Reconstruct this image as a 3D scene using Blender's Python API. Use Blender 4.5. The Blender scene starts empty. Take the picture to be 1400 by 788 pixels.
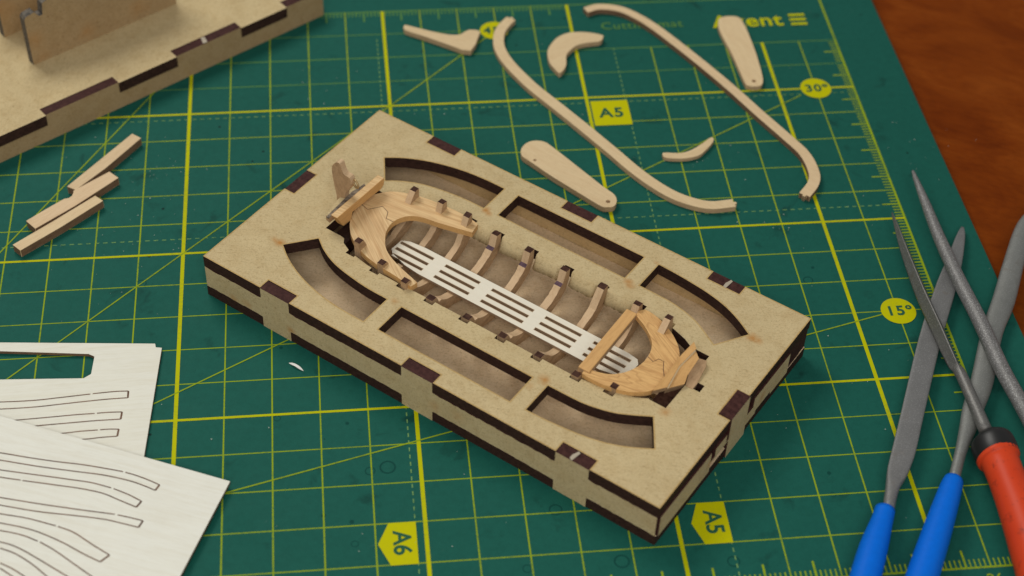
import bpy, bmesh, math, random
from mathutils import Vector, Matrix
from mathutils.geometry import tessellate_polygon
random.seed(7)
sc = bpy.context.scene
COL = sc.collection
sc.unit_settings.scale_length = 0.01          # one unit is one centimetre
R = math.radians

# ------------------------------------------------------------------ objects
def tag(o, label=None, cat=None, group=None, kind=None):
    if label: o['label'] = label
    if cat: o['category'] = cat
    if group: o['group'] = group
    if kind: o['kind'] = kind
    return o

def empty(name, loc=(0, 0, 0), rz=0.0):
    o = bpy.data.objects.new(name, None)
    o.empty_display_size = 0.5
    COL.objects.link(o)
    o.location = loc
    o.rotation_euler = (0, 0, rz)
    return o

def link(name, me, mats, parent=None, shift=None):
    for m in mats:
        me.materials.append(m)
    if shift:
        me.transform(Matrix.Translation(Vector(shift)))
    o = bpy.data.objects.new(name, me)
    COL.objects.link(o)
    if parent:
        o.parent = parent
    return o

class MB:
    """collects faces with material slots, then links them as one mesh"""
    def __init__(s):
        s.v = []; s.f = []; s.m = []; s.sm = []
    def face(s, pts, m=0, smooth=False):
        b = len(s.v)
        s.v += [tuple(p) for p in pts]
        s.f.append(tuple(range(b, b + len(pts)))); s.m.append(m); s.sm.append(smooth)
    def add(s, verts, faces, m=0, smooth=False):
        b = len(s.v)
        s.v += [tuple(p) for p in verts]
        for i, f in enumerate(faces):
            s.f.append(tuple(b + k for k in f))
            s.m.append(m[i] if isinstance(m, list) else m); s.sm.append(smooth)
    def plate(s, outline, holes, z0, z1, mt=0, me=1, mb=None, zf=None):
        """flat board: outline with holes between heights z0 and z1, cut edges in slot me.
        zf(x, y) optionally tilts the plate"""
        zf = zf or (lambda x, y: 0.0)
        loops = [ccw(outline)] + [ccw(h)[::-1] for h in holes]
        flat = [p for l in loops for p in l]
        tris = tessellate_polygon([[Vector((x, y, 0)) for x, y in l] for l in loops])
        n = len(flat)
        V = [(x, y, z1 + zf(x, y)) for x, y in flat] + [(x, y, z0 + zf(x, y)) for x, y in flat]
        Fs = []; M = []
        for t in tris:
            a, b, c = (Vector((*flat[k], 0)) for k in t)
            if (b - a).cross(c - a).z < 0: t = (t[0], t[2], t[1])
            Fs.append(tuple(t)); M.append(mt)
            Fs.append((t[2] + n, t[1] + n, t[0] + n)); M.append(mt if mb is None else mb)
        o = 0
        for li, l in enumerate(loops):
            k = len(l)
            for i in range(k):
                a, b = o + i, o + (i + 1) % k
                Fs.append((a + n, b + n, b, a)); M.append(me)
            o += k
        s.add(V, Fs, M)
    def box(s, x0, x1, y0, y1, z0, z1, m=0):
        V = [(x, y, z) for z in (z0, z1) for y in (y0, y1) for x in (x0, x1)]
        s.add(V, [(0, 2, 3, 1), (4, 5, 7, 6), (0, 1, 5, 4), (2, 6, 7, 3), (0, 4, 6, 2), (1, 3, 7, 5)], m)
    def profile_x(s, pts, x0, x1, mats, mside):
        """closed (y, z) profile extruded along x; mats: slot per profile edge"""
        n = len(pts)
        V = [(x0, y, z) for y, z in pts] + [(x1, y, z) for y, z in pts]
        Fs = [(i, (i + 1) % n, (i + 1) % n + n, i + n) for i in range(n)]
        M = list(mats)
        for t in tessellate_polygon([[Vector((y, z, 0)) for y, z in pts]]):
            Fs.append((t[0], t[1], t[2])); M.append(mside)
            Fs.append((t[2] + n, t[1] + n, t[0] + n)); M.append(mside)
        s.add(V, Fs, M)
    def loft(s, secs, m=0, smooth=True, caps=True):
        """secs: list of rings (lists of points)"""
        n = len(secs[0]); V = [p for r in secs for p in r]; Fs = []
        for i in range(len(secs) - 1):
            for j in range(n):
                a = i * n + j; b = i * n + (j + 1) % n
                Fs.append((a, b, b + n, a + n))
        if caps:
            Fs.append(tuple(range(n))[::-1]); Fs.append(tuple((len(secs) - 1) * n + j for j in range(n)))
        s.add(V, Fs, m, smooth)
    def build(s, name, mats, parent=None, shift=None, weld=True, recalc=True, bevel=0, bseg=2):
        me = bpy.data.meshes.new(name)
        me.from_pydata(s.v, [], s.f)
        me.polygons.foreach_set('material_index', s.m)
        me.polygons.foreach_set('use_smooth', s.sm)
        bm = bmesh.new(); bm.from_mesh(me)
        if weld: bmesh.ops.remove_doubles(bm, verts=bm.verts, dist=1e-5)
        if recalc: bmesh.ops.recalc_face_normals(bm, faces=bm.faces)
        if bevel:
            bmesh.ops.dissolve_limit(bm, angle_limit=R(1), verts=bm.verts, edges=bm.edges, delimit={'MATERIAL'})
            ed = [e for e in bm.edges if len(e.link_faces) == 2 and e.calc_face_angle(0) > R(35)]
            bmesh.ops.bevel(bm, geom=ed, offset=bevel, segments=bseg, affect='EDGES', profile=0.6, clamp_overlap=True)
        bm.to_mesh(me); bm.free()
        return link(name, me, mats, parent, shift)

def ccw(l):
    a = sum(l[i][0] * l[(i + 1) % len(l)][1] - l[(i + 1) % len(l)][0] * l[i][1] for i in range(len(l)))
    return list(l) if a > 0 else list(l)[::-1]

def smooth_closed(pts, k=5):
    out = []; n = len(pts)
    for i in range(n):
        p0, p1, p2, p3 = (Vector(pts[(i + j - 1) % n]) for j in range(4))
        for q in range(k):
            t = q / k
            out.append(tuple(cr(p0, p1, p2, p3, t)))
    return out

def cr(p0, p1, p2, p3, t):
    return 0.5 * ((2 * p1) + (p2 - p0) * t + (2 * p0 - 5 * p1 + 4 * p2 - p3) * t * t + (3 * p1 - p0 - 3 * p2 + p3) * t ** 3)

def smooth_open(pts, k=6):
    P = [Vector(p) for p in pts]
    P = [2 * P[0] - P[1]] + P + [2 * P[-1] - P[-2]]
    out = []
    for i in range(1, len(P) - 2):
        for q in range(k):
            out.append(cr(P[i - 1], P[i], P[i + 1], P[i + 2], q / k))
    out.append(P[-2])
    return out

def ribbon(mb, pts, w, z, m=0, zf=None):
    """flat printed or burnt line of width w"""
    P = [Vector(p).to_2d() for p in pts]
    L = []; Rr = []
    for i, p in enumerate(P):
        d = (P[min(i + 1, len(P) - 1)] - P[max(i - 1, 0)]).normalized()
        nn = Vector((-d.y, d.x)) * w / 2
        L.append(p + nn); Rr.append(p - nn)
    for i in range(len(P) - 1):
        q = [L[i], Rr[i], Rr[i + 1], L[i + 1]]
        mb.face([(a.x, a.y, z + (zf(a.x, a.y) if zf else 0)) for a in q], m)

def offset_band(pts, wf):
    P = [Vector(p) for p in pts]; L = []; Rr = []
    for i, p in enumerate(P):
        d = (P[min(i + 1, len(P) - 1)] - P[max(i - 1, 0)]).normalized()
        nn = Vector((-d.y, d.x)) * wf(i / (len(P) - 1)) / 2
        L.append(tuple(p + nn)); Rr.append(tuple(p - nn))
    return L, Rr

def edge_band(mb, loop, w, z, m, inward):
    """heat-tinted band following a laser cut, on the board side of the cut"""
    P = [Vector(p) for p in ccw(loop)]; n = len(P); Q = []
    for i, p in enumerate(P):
        d0 = (p - P[i - 1]).normalized(); d1 = (P[(i + 1) % n] - p).normalized()
        n0 = Vector((-d0.y, d0.x)); n1 = Vector((-d1.y, d1.x)); b = (n0 + n1)
        b = b.normalized() if b.length > 1e-4 else n0
        k = min(1.6, 1 / max(.3, b.dot(n0)))
        Q.append(p + b * w * k * (1 if inward else -1))
    for i in range(n):
        j = (i + 1) % n
        f = [(*P[i], z), (*P[j], z), (*Q[j], z), (*Q[i], z)]
        mb.face(f if inward else f[::-1], m)

def circle(cx, cy, r, n=24, a0=0.0):
    return [(cx + r * math.cos(a0 + 2 * math.pi * i / n), cy + r * math.sin(a0 + 2 * math.pi * i / n)) for i in range(n)]

# ---------------------------------------------------------------- materials
def new_mat(name):
    m = bpy.data.materials.new(name); m.use_nodes = True
    nt = m.node_tree; b = nt.nodes['Principled BSDF']
    return m, nt, b
def N(nt, t, **k):
    n = nt.nodes.new(t)
    for a, v in k.items():
        setattr(n, a, v)
    return n
def coords(nt, scale=(1, 1, 1), rot=(0, 0, 0)):
    tc = N(nt, 'ShaderNodeTexCoord'); mp = N(nt, 'ShaderNodeMapping')
    mp.vector_type = 'TEXTURE'; mp.inputs['Scale'].default_value = tuple(1.0 / k for k in scale); mp.inputs['Rotation'].default_value = rot
    nt.links.new(tc.outputs['Object'], mp.inputs['Vector'])
    return mp.outputs['Vector']
def noise(nt, vec, scale, detail=4, rough=0.6, dist=0.0):
    n = N(nt, 'ShaderNodeTexNoise')
    n.inputs['Scale'].default_value = scale; n.inputs['Detail'].default_value = detail
    n.inputs['Roughness'].default_value = rough; n.inputs['Distortion'].default_value = dist
    nt.links.new(vec, n.inputs['Vector'])
    return n.outputs['Fac']
def ramp(nt, fac, stops):
    r = N(nt, 'ShaderNodeValToRGB'); e = r.color_ramp.elements
    while len(e) < len(stops): e.new(0.5)
    for i, (p, c) in enumerate(stops):
        e[i].position = p; e[i].color = (*c, 1) if len(c) == 3 else c
    nt.links.new(fac, r.inputs['Fac'])
    return r.outputs['Color']
def mix(nt, a, b, fac, mode='MIX'):
    m = N(nt, 'ShaderNodeMix', data_type='RGBA', blend_type=mode)
    if isinstance(fac, (int, float)): m.inputs[0].default_value = fac
    else: nt.links.new(fac, m.inputs[0])
    for s, i in ((a, 6), (b, 7)):
        if isinstance(s, tuple): m.inputs[i].default_value = (*s, 1)
        else: nt.links.new(s, m.inputs[i])
    return m.outputs[2]
def mth(nt, op, a, b=None, clamp=False):
    m = N(nt, 'ShaderNodeMath', operation=op, use_clamp=clamp)
    for i, s in enumerate((a, b)):
        if s is None: continue
        if isinstance(s, (int, float)): m.inputs[i].default_value = s
        else: nt.links.new(s, m.inputs[i])
    return m.outputs[0]
def bump(nt, b, h, strength=0.2, dist=0.02):
    n = N(nt, 'ShaderNodeBump'); n.inputs['Strength'].default_value = strength
    n.inputs['Distance'].default_value = dist
    nt.links.new(h, n.inputs['Height']); nt.links.new(n.outputs['Normal'], b.inputs['Normal'])

def g3(c, k): return tuple(v * k for v in c)

def mat_board(name, base, spots=()):
    """pale pressed fibre board: short fibres, fine grit, brown scorch spots from the laser"""
    m, nt, b = new_mat(name)
    v = coords(nt)
    n1 = noise(nt, v, 1.1, 3, 0.5)
    n2 = noise(nt, v, 22, 5, 0.75)
    vf = coords(nt, (9, 34, 20), (0, 0, 0.5)); n3 = noise(nt, vf, 1.0, 3, 0.6, 1.2)
    c = mix(nt, g3(base, 0.93), g3(base, 1.07), n1)
    c = mix(nt, c, ramp(nt, n2, [(0.30, (0.62, 0.60, 0.56)), (0.46, (1, 1, 1)), (0.7, (1.08, 1.07, 1.05))]), 0.78, 'MULTIPLY')
    c = mix(nt, c, ramp(nt, n3, [(0.34, (0.62, 0.54, 0.44)), (0.44, (1, 1, 1)), (0.66, (1, 1, 1)), (0.74, (1.14, 1.12, 1.1))]), 0.55, 'MULTIPLY')
    n6 = noise(nt, coords(nt, (30, 8, 20), (0, 0, 0.9)), 1.0, 3, 0.65, 1.5)
    c = mix(nt, c, ramp(nt, n6, [(0.32, (0.66, 0.60, 0.52)), (0.42, (1, 1, 1))]), 0.5, 'MULTIPLY')
    n7 = noise(nt, v, 2.6, 4, 0.65, 0.4)
    c = mix(nt, c, ramp(nt, n7, [(0.30, (0.88, 0.84, 0.78)), (0.55, (1, 1, 1))]), 0.8, 'MULTIPLY')
    vo = N(nt, 'ShaderNodeTexVoronoi'); vo.inputs['Scale'].default_value = 3.4
    nt.links.new(v, vo.inputs['Vector'])
    nn = noise(nt, v, 0.9, 2, 0.5)
    fl = mth(nt, 'MULTIPLY', mth(nt, 'LESS_THAN', vo.outputs['Distance'], 0.045), mth(nt, 'GREATER_THAN', nn, 0.5))
    c = mix(nt, c, (0.16, 0.10, 0.06), mth(nt, 'MULTIPLY', fl, 0.75))
    tc = N(nt, 'ShaderNodeTexCoord')
    wob = noise(nt, v, 5, 3, 0.6)
    for (x, y, z, r, s) in spots:
        d = N(nt, 'ShaderNodeVectorMath', operation='DISTANCE')
        nt.links.new(tc.outputs['Object'], d.inputs[0]); d.inputs[1].default_value = (x, y, z)
        dd = mth(nt, 'ADD', d.outputs['Value'], mth(nt, 'MULTIPLY', mth(nt, 'SUBTRACT', wob, 0.5), r * 1.2))
        f = mth(nt, 'SUBTRACT', 1.0, mth(nt, 'DIVIDE', dd, r), clamp=True)
        f = mth(nt, 'MULTIPLY', mth(nt, 'POWER', f, 1.3), s)
        c = mix(nt, c, (0.42, 0.19, 0.045), f)
    nt.links.new(c, b.inputs['Base Color'])
    b.inputs['Roughness'].default_value = 0.8
    b.inputs['Specular IOR Level'].default_value = 0.1
    bump(nt, b, n2, 0.25, 0.01)
    return m

def mat_char(name, base=(0.020, 0.010, 0.008), hi=(0.078, 0.038, 0.027)):
    m, nt, b = new_mat(name)
    v = coords(nt, (1, 1, 3)); n1 = noise(nt, v, 9, 5, 0.75); n2 = noise(nt, v, 45, 3, 0.7)
    c = ramp(nt, n1, [(0.35, base), (0.75, hi)])
    c = mix(nt, c, (0.22, 0.15, 0.11), mth(nt, 'MULTIPLY', mth(nt, 'GREATER_THAN', n2, 0.71), 0.5))
    nt.links.new(c, b.inputs['Base Color'])
    b.inputs['Roughness'].default_value = 0.62
    b.inputs['Specular IOR Level'].default_value = 0.1
    bump(nt, b, n2, 0.5, 0.01)
    return m

def mat_wood(name, base, dark, scale=(1.2, 16, 16), rot=(0, 0, 0), contrast=0.5, fine=0.35, rough=0.6, dist=0.6, lines=0.0):
    """grain runs along the local axis left unstretched by scale, turned by rot"""
    m, nt, b = new_mat(name)
    v = coords(nt, scale, rot); v0 = coords(nt)
    n1 = noise(nt, v, 1.0, 4, 0.55, dist)
    vf = coords(nt, tuple(s * 4.5 for s in scale), rot); n2 = noise(nt, vf, 1.0, 3, 0.7)
    n3 = noise(nt, v0, 1.3, 3, 0.5)
    c = mix(nt, base, dark, mth(nt, 'MULTIPLY', ramp(nt, n1, [(0.42, (0, 0, 0)), (0.68, (1, 1, 1))]), contrast))
    c = mix(nt, c, ramp(nt, n2, [(0.35, (0.68, 0.62, 0.55)), (0.5, (1, 1, 1)), (0.75, (1.1, 1.08, 1.05))]), fine, 'MULTIPLY')
    c = mix(nt, c, g3(base, 1.12), mth(nt, 'MULTIPLY', n3, 0.5))
    if lines:
        # growth rings: thin dark contour lines of a stretched noise
        vl_ = coords(nt, tuple(k * .38 for k in scale), rot); n4 = noise(nt, vl_, 1.0, 2, 0.4, 0.3)
        saw = mth(nt, 'FRACT', mth(nt, 'MULTIPLY', n4, 9.0))
        f = ramp(nt, saw, [(0.0, (1, 1, 1)), (0.22, (0, 0, 0)), (0.90, (0, 0, 0)), (1.0, (1, 1, 1))])
        c = mix(nt, c, g3(dark, 0.85), mth(nt, 'MULTIPLY', mth(nt, 'MULTIPLY', f, lines), ramp(nt, n3, [(0.3, (0.3, 0.3, 0.3)), (0.6, (1, 1, 1))])))
    nt.links.new(c, b.inputs['Base Color'])
    b.inputs['Roughness'].default_value = rough
    b.inputs['Specular IOR Level'].default_value = 0.3
    bump(nt, b, n2, 0.25, 0.01)
    return m

BOARD = (0.545, 0.432, 0.240)
SP = [(1.07, 1.33, 1.187, .17, .9), (0.9, 1.33, 1.187, .13, .6), (10.93, 5.03, 1.187, .16, 1.0), (11.08, 5.03, 1.187, .15, .8), (4.12, 4.90, 1.187, .15, .9), (4.22, 4.84, 1.187, .13, .6), (7.93, 4.88, 1.187, .16, .9), (8.04, 4.80, 1.187, .15, .7),
      (4.2, 1.38, 1.187, .14, .6), (8.05, 1.42, 1.187, .19, .8), (7.9, 1.12, 1.187, .15, .4), (10.5, 2.15, 1.187, .2, .6), (8.12, 5.75, 1.187, .1, .5),
      (0.8, 0, .35, .22, .55), (2.45, 0, .36, .16, .9), (1.2, 0, .4, .2, .4), (6.3, 0, .5, .25, .4), (11.69, 2.0, .6, .2, .6), (11.69, 4.2, .6, .2, .6), (6.9, 0, .6, .25, .3)]
M_board = mat_board('pale_fibre_board', BOARD, SP)
M_board2 = mat_board('grey_tan_fibre_board', (0.40, 0.28, 0.145), [(2.3, 1.9, 1.5, .4, .35), (3.7, 1.9, 1.1, .35, .35), (2.4, 1.9, .9, .3, .3), (2.2, 3.3, 1.6, .5, .3), (5.2, 1.9, 1.2, .4, .3)])
M_floorb = mat_board('inside_floor_board', (0.67, 0.51, 0.325), [])  # base board tone, set paler and warmer than the lid
M_char = mat_char('laser_burnt_edge')
M_char2 = mat_char('laser_burnt_end', (0.032, 0.011, 0.010), (0.085, 0.034, 0.028))
M_tip = mat_char('burnt_rib_tip', (0.030, 0.011, 0.007), (0.105, 0.050, 0.033))
M_toast = mat_board('heat_tinted_edge', (0.50, 0.35, 0.15), [])
M_sand = mat_board('sanded_edge', (0.60, 0.48, 0.26), [(9.8, 4.3, 1.0, .4, .5), (4.6, 4.3, 1.0, .4, .5)])
M_deck = mat_wood('pear_wood_deck', (0.70, 0.48, 0.235), (0.40, 0.19, 0.06), (0.5, 15, 15), (0, 0, R(9)), 0.6, 0.55, 0.5, 0.3, lines=0.4)
M_deckb = mat_wood('pear_wood_deck_other_grain', (0.72, 0.51, 0.26), (0.42, 0.20, 0.065), (0.5, 13, 13), (0, 0, R(-33)), 0.75, 0.55, 0.5, 0.3, lines=0.45)
M_decks = mat_wood('orange_pear_wood', (0.68, 0.41, 0.16), (0.42, 0.20, 0.065), (1.2, 9, 9), (0, 0, R(-27)), 0.8, 0.6, 0.5, 0.8, lines=0.6)
M_decks2 = mat_wood('orange_pear_wood_lower', (0.68, 0.41, 0.16), (0.42, 0.20, 0.065), (1.2, 9, 9), (0, 0, R(14)), 0.8, 0.6, 0.5, 0.8, lines=0.6)
M_inner = mat_board('smoked_inner_board', (0.60, 0.43, 0.22), [])
M_deck2 = mat_wood('pear_wood_beam', (0.62, 0.36, 0.135), (0.43, 0.22, 0.075), (14, 1.5, 14), (0, 0, 0), 0.5, 0.5, 0.5)
M_rib = mat_wood('rib_wood', (0.59, 0.415, 0.245), (0.42, 0.255, 0.13), (14, 1.5, 6), (0, 0, 0), 0.5, 0.5, 0.6)
M_ribside = mat_wood('rib_side_wood', (0.46, 0.30, 0.165), (0.26, 0.155, 0.075), (10, 3, 5), (0, 0, 0), 0.7, 0.6, 0.65)
M_grating = mat_wood('white_ply', (0.75, 0.70, 0.575), (0.66, 0.59, 0.47), (1.5, 18, 18), (0, 0, 0), 0.25, 0.15, 0.6)
M_grated = mat_wood('grating_cut_edge', (0.30, 0.20, 0.12), (0.12, 0.07, 0.04), (6, 18, 18), (0, 0, 0), 0.6, 0.4, 0.7)
def strip_mat(name, ang, k=1.0, pink=0.0):
    return mat_wood(name, (0.66 * k, (0.505 - pink) * k, 0.295 * k), (0.55 * k, 0.37 * k, 0.19 * k), (1.2, 14, 14), (0, 0, ang), 0.45, 0.4, 0.6, lines=0.22)
M_sidelight = mat_wood('sanded_wood_side', (0.52, 0.35, 0.20), (0.32, 0.19, 0.10), (3, 3, 16), (0, 0, 0), 0.7, 0.5, 0.7)
M_sidecut = mat_wood('cut_wood_side', (0.20, 0.115, 0.065), (0.08, 0.04, 0.022), (3, 3, 16), (0, 0, 0), 0.7, 0.6, 0.7)
M_sheet = mat_wood('white_birch_sheet', (0.725, 0.715, 0.62), (0.63, 0.59, 0.45), (0.8, 12, 12), (0, 0, R(2)), 0.5, 0.2, 0.6)
M_sheet2 = mat_wood('white_birch_sheet_upper', (0.735, 0.730, 0.645), (0.64, 0.60, 0.48), (0.8, 12, 12), (0, 0, R(-22)), 0.5, 0.2, 0.6)

def mat_cutline():
    m, nt, b = new_mat('burnt_cut_line')
    v = coords(nt); n = noise(nt, v, 3, 3, 0.6)
    nt.links.new(ramp(nt, n, [(0.3, (0.06, 0.024, 0.012)), (0.7, (0.19, 0.09, 0.045))]), b.inputs['Base Color'])
    b.inputs['Roughness'].default_value = 0.8
    return m
M_cut = mat_cutline()

def mat_matgreen():
    m, nt, b = new_mat('cutting_mat_pvc')
    v = coords(nt)
    n1 = noise(nt, v, 0.16, 3, 0.5); n2 = noise(nt, v, 6, 5, 0.7); n3 = noise(nt, v, 55, 3, 0.7); n4 = noise(nt, v, 1.1, 4, 0.6, 0.5)
    c = mix(nt, (0.0092, 0.090, 0.066), (0.0130, 0.106, 0.081), n1)
    c = mix(nt, c, ramp(nt, n2, [(0.3, (0.80, 0.82, 0.82)), (0.6, (1.04, 1.03, 1.03))]), 0.55, 'MULTIPLY')
    c = mix(nt, c, ramp(nt, n3, [(0.3, (0.75, 0.78, 0.78)), (0.55, (1, 1, 1)), (0.75, (1.2, 1.15, 1.15))]), 0.55, 'MULTIPLY')
    # dark smudges and pale scuffs
    c = mix(nt, c, (0.006, 0.036, 0.028), mth(nt, 'MULTIPLY', ramp(nt, n4, [(0.61, (0, 0, 0)), (0.74, (1, 1, 1))]), 0.65))
    vs = coords(nt, (1.0, 3.0, 1), (0, 0, 0.7)); n5 = noise(nt, vs, 1.6, 6, 0.75, 0.3)
    c = mix(nt, c, (0.10, 0.20, 0.17), mth(nt, 'MULTIPLY', ramp(nt, n5, [(0.69, (0, 0, 0)), (0.76, (1, 1, 1))]), 0.45))
    pores = noise(nt, v, 30, 2, 0.5)
    c = mix(nt, c, (0.005, 0.045, 0.036), mth(nt, 'MULTIPLY', ramp(nt, pores, [(0.66, (0, 0, 0)), (0.74, (1, 1, 1))]), 0.6))
    # pin-prick specks
    vo = N(nt, 'ShaderNodeTexVoronoi'); vo.inputs['Scale'].default_value = 1.3
    nt.links.new(v, vo.inputs['Vector'])
    sp = mth(nt, 'MULTIPLY', mth(nt, 'LESS_THAN', vo.outputs['Distance'], 0.045), mth(nt, 'GREATER_THAN', noise(nt, v, 0.7, 2, 0.5), 0.52))
    c = mix(nt, c, (0.004, 0.012, 0.010), mth(nt, 'MULTIPLY', sp, 0.8))
    nt.links.new(c, b.inputs['Base Color'])
    nt.links.new(mth(nt, 'ADD', 0.5, mth(nt, 'MULTIPLY', n4, 0.2)), b.inputs['Roughness'])
    b.inputs['Specular IOR Level'].default_value = 0.07
    bump(nt, b, n3, 0.3, 0.01)
    return m
M_green = mat_matgreen()

def mat_ink(name, col, wear=0.5):
    m, nt, b = new_mat(name)
    v = coords(nt); n1 = noise(nt, v, 14, 4, 0.8); n2 = noise(nt, v, 0.7, 3, 0.6)
    f = mth(nt, 'ADD', mth(nt, 'MULTIPLY', n1, 0.6), mth(nt, 'MULTIPLY', n2, 0.4))
    w = ramp(nt, f, [(0.50, (0, 0, 0)), (0.66, (1, 1, 1))])
    c = mix(nt, col, (0.025, 0.10, 0.055), mth(nt, 'MULTIPLY', w, wear))
    nt.links.new(c, b.inputs['Base Color'])
    b.inputs['Roughness'].default_value = 0.65; b.inputs['Specular IOR Level'].default_value = 0.06
    return m
M_ink = mat_ink('yellow_ink', (0.47, 0.475, 0.001), 0.3)
M_inkthin = mat_ink('thin_yellow_ink', (0.27, 0.36, 0.010), 0.6)
M_inkfade = mat_ink('faded_ink', (0.11, 0.24, 0.05), 0.6)
M_inkdash = mat_ink('pale_dash_ink', (0.16, 0.30, 0.10), 0.8)
M_inktag = mat_ink('tag_ink', (0.50, 0.485, 0.001), 0.12)
M_dark = mat_ink('green_letter', (0.022, 0.10, 0.055), 0.3)
def plain(name, col, rough=0.5, spec=0.3, metal=0.0):
    m, nt, b = new_mat(name)
    v = coords(nt); n = noise(nt, v, 8, 4, 0.7)
    nt.links.new(mix(nt, g3(col, 0.85), g3(col, 1.12), n), b.inputs['Base Color'])
    b.inputs['Roughness'].default_value = rough; b.inputs['Specular IOR Level'].default_value = spec
    b.inputs['Metallic'].default_value = metal
    return m
M_dent = plain('dent_mark', (0.006, 0.058, 0.046), 0.6, 0.05)

def mat_table():
    m, nt, b = new_mat('varnished_red_wood')
    v = coords(nt, (0.5, 0.85, 1), (0, 0, R(-28))); n1 = noise(nt, v, 0.8, 5, 0.6, 0.8)
    vf = coords(nt, (1.5, 6, 1), (0, 0, R(-28))); n2 = noise(nt, vf, 1.5, 4, 0.7)
    v0 = coords(nt); n3 = noise(nt, v0, 0.25, 3, 0.5)
    c = ramp(nt, n1, [(0.30, (0.125, 0.021, 0.0012)), (0.52, (0.185, 0.036, 0.0022)), (0.74, (0.245, 0.056, 0.005))])
    c = mix(nt, c, ramp(nt, n2, [(0.3, (0.62, 0.55, 0.5)), (0.6, (1.05, 1.05, 1.05))]), 0.55, 'MULTIPLY')
    c = mix(nt, c, (0.215, 0.047, 0.004), mth(nt, 'MULTIPLY', ramp(nt, n3, [(0.45, (0, 0, 0)), (0.7, (1, 1, 1))]), 0.45))
    sc_ = noise(nt, coords(nt, (0.6, 3.5, 1), (0, 0, R(-35))), 1.2, 5, 0.75)
    c = mix(nt, c, (0.27, 0.12, 0.05), mth(nt, 'MULTIPLY', ramp(nt, sc_, [(0.68, (0, 0, 0)), (0.78, (1, 1, 1))]), 0.4))
    nt.links.new(c, b.inputs['Base Color'])
    nt.links.new(mth(nt, 'ADD', 0.36, mth(nt, 'MULTIPLY', n3, 0.2)), b.inputs['Roughness'])
    b.inputs['Specular IOR Level'].default_value = 0.05
    bump(nt, b, n2, 0.06, 0.01)
    return m
M_table = mat_table()

def mat_steel(name, base=(0.185, 0.185, 0.182), speck=0.2, metal=0.35, rough=0.5):
    m, nt, b = new_mat(name)
    v = coords(nt); n1 = noise(nt, v, 38, 3, 0.8); n2 = noise(nt, v, 1.8, 3, 0.6)
    c = mix(nt, g3(base, 0.72), g3(base, 1.15), n2)
    c = mix(nt, c, (0.72, 0.72, 0.70), mth(nt, 'MULTIPLY', ramp(nt, n1, [(0.53, (0, 0, 0)), (0.66, (1, 1, 1))]), speck))
    c = mix(nt, c, (0.13, 0.10, 0.075), mth(nt, 'MULTIPLY', ramp(nt, n2, [(0.62, (0, 0, 0)), (0.75, (1, 1, 1))]), 0.4))
    nt.links.new(c, b.inputs['Base Color'])
    b.inputs['Metallic'].default_value = metal
    nt.links.new(mth(nt, 'ADD', rough - 0.1, mth(nt, 'MULTIPLY', n1, 0.25)), b.inputs['Roughness'])
    bump(nt, b, n1, 0.45, 0.01)
    return m
M_steel = mat_steel('file_steel')
M_steelr = mat_steel('round_file_steel', (0.17, 0.165, 0.16), 0.6, 0.35, 0.5)
M_steelt = mat_steel('dark_file_steel', (0.16, 0.155, 0.145), 0.25, 0.45, 0.42)
M_shank = mat_steel('shank_steel', (0.22, 0.225, 0.21), 0.2, 0.4, 0.45)
M_blue = plain('blue_plastic', (0.001, 0.140, 0.68), 0.5, 0.12)
def mat_red():
    m, nt, b = new_mat('worn_red_plastic')
    v = coords(nt); n1 = noise(nt, v, 3.5, 5, 0.7, 0.4); n2 = noise(nt, v, 1.0, 3, 0.5)
    c = mix(nt, (0.54, 0.038, 0.010), (0.66, 0.070, 0.018), n2)
    c = mix(nt, c, (0.09, 0.018, 0.012), mth(nt, 'MULTIPLY', ramp(nt, n1, [(0.57, (0, 0, 0)), (0.72, (1, 1, 1))]), 0.75))
    nt.links.new(c, b.inputs['Base Color']); b.inputs['Roughness'].default_value = 0.42
    b.inputs['Specular IOR Level'].default_value = 0.18
    return m
M_red = mat_red()
M_blackcap = plain('black_rubber_cap', (0.012, 0.012, 0.012), 0.4, 0.4)
M_seam = plain('glue_seam_tone', (0.50, 0.36, 0.20), 0.6, 0.1)
M_gredge = plain('grating_scorch', (0.50, 0.37, 0.24), 0.7, 0.1)
M_glue = plain('dried_glue', (0.42, 0.36, 0.27), 0.35, 0.5)
M_purple = mat_char('purple_burn', (0.06, 0.035, 0.05), (0.15, 0.09, 0.11))
M_stripe = mat_char('grey_burn_stripe', (0.06, 0.045, 0.035), (0.36, 0.29, 0.21))
M_brass = plain('pale_brass_wire', (0.42, 0.28, 0.12), 0.4, 0.5, 0.3)
M_shave = plain('white_wood_shaving', (0.85, 0.84, 0.79), 0.6)

# ---- measured outlines, in centimetres on the cutting mat ----
STRIP_A = [(8.414, 3.286), (8.196, 2.997), (8.03, 2.64), (7.971, 2.167), (8.039, 1.714), (8.208, 1.24), (8.437, 0.769), (8.709, 0.272), (9.231, -0.527), (9.778, -1.38), (10.328, -2.268), (10.728, -2.935), (11.112, -3.482), (11.548, -3.959), (12.0, -4.258), (12.412, -4.393), (12.965, -4.357)]
STRIP_B = [(10.456, 3.52), (10.838, 3.646), (11.36, 3.525), (11.77, 3.192), (12.183, 2.675), (12.59, 2.026), (13.023, 1.283), (13.442, 0.532), (13.846, -0.241), (14.232, -1.04), (14.758, -2.067), (15.056, -2.716), (15.131, -3.375), (15.024, -3.795), (14.712, -4.206)]
CRES = [(9.95, 2.566), (10.366, 2.54), (10.739, 2.402), (10.751, 2.287), (10.645, 2.134), (10.305, 2.087), (10.014, 1.993), (9.823, 1.802), (9.685, 1.588), (9.64, 1.237), (9.558, 1.023), (9.415, 0.858), (9.315, 1.038), (9.211, 1.308), (9.199, 1.663), (9.258, 1.928), (9.467, 2.276), (9.686, 2.468)]
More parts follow.
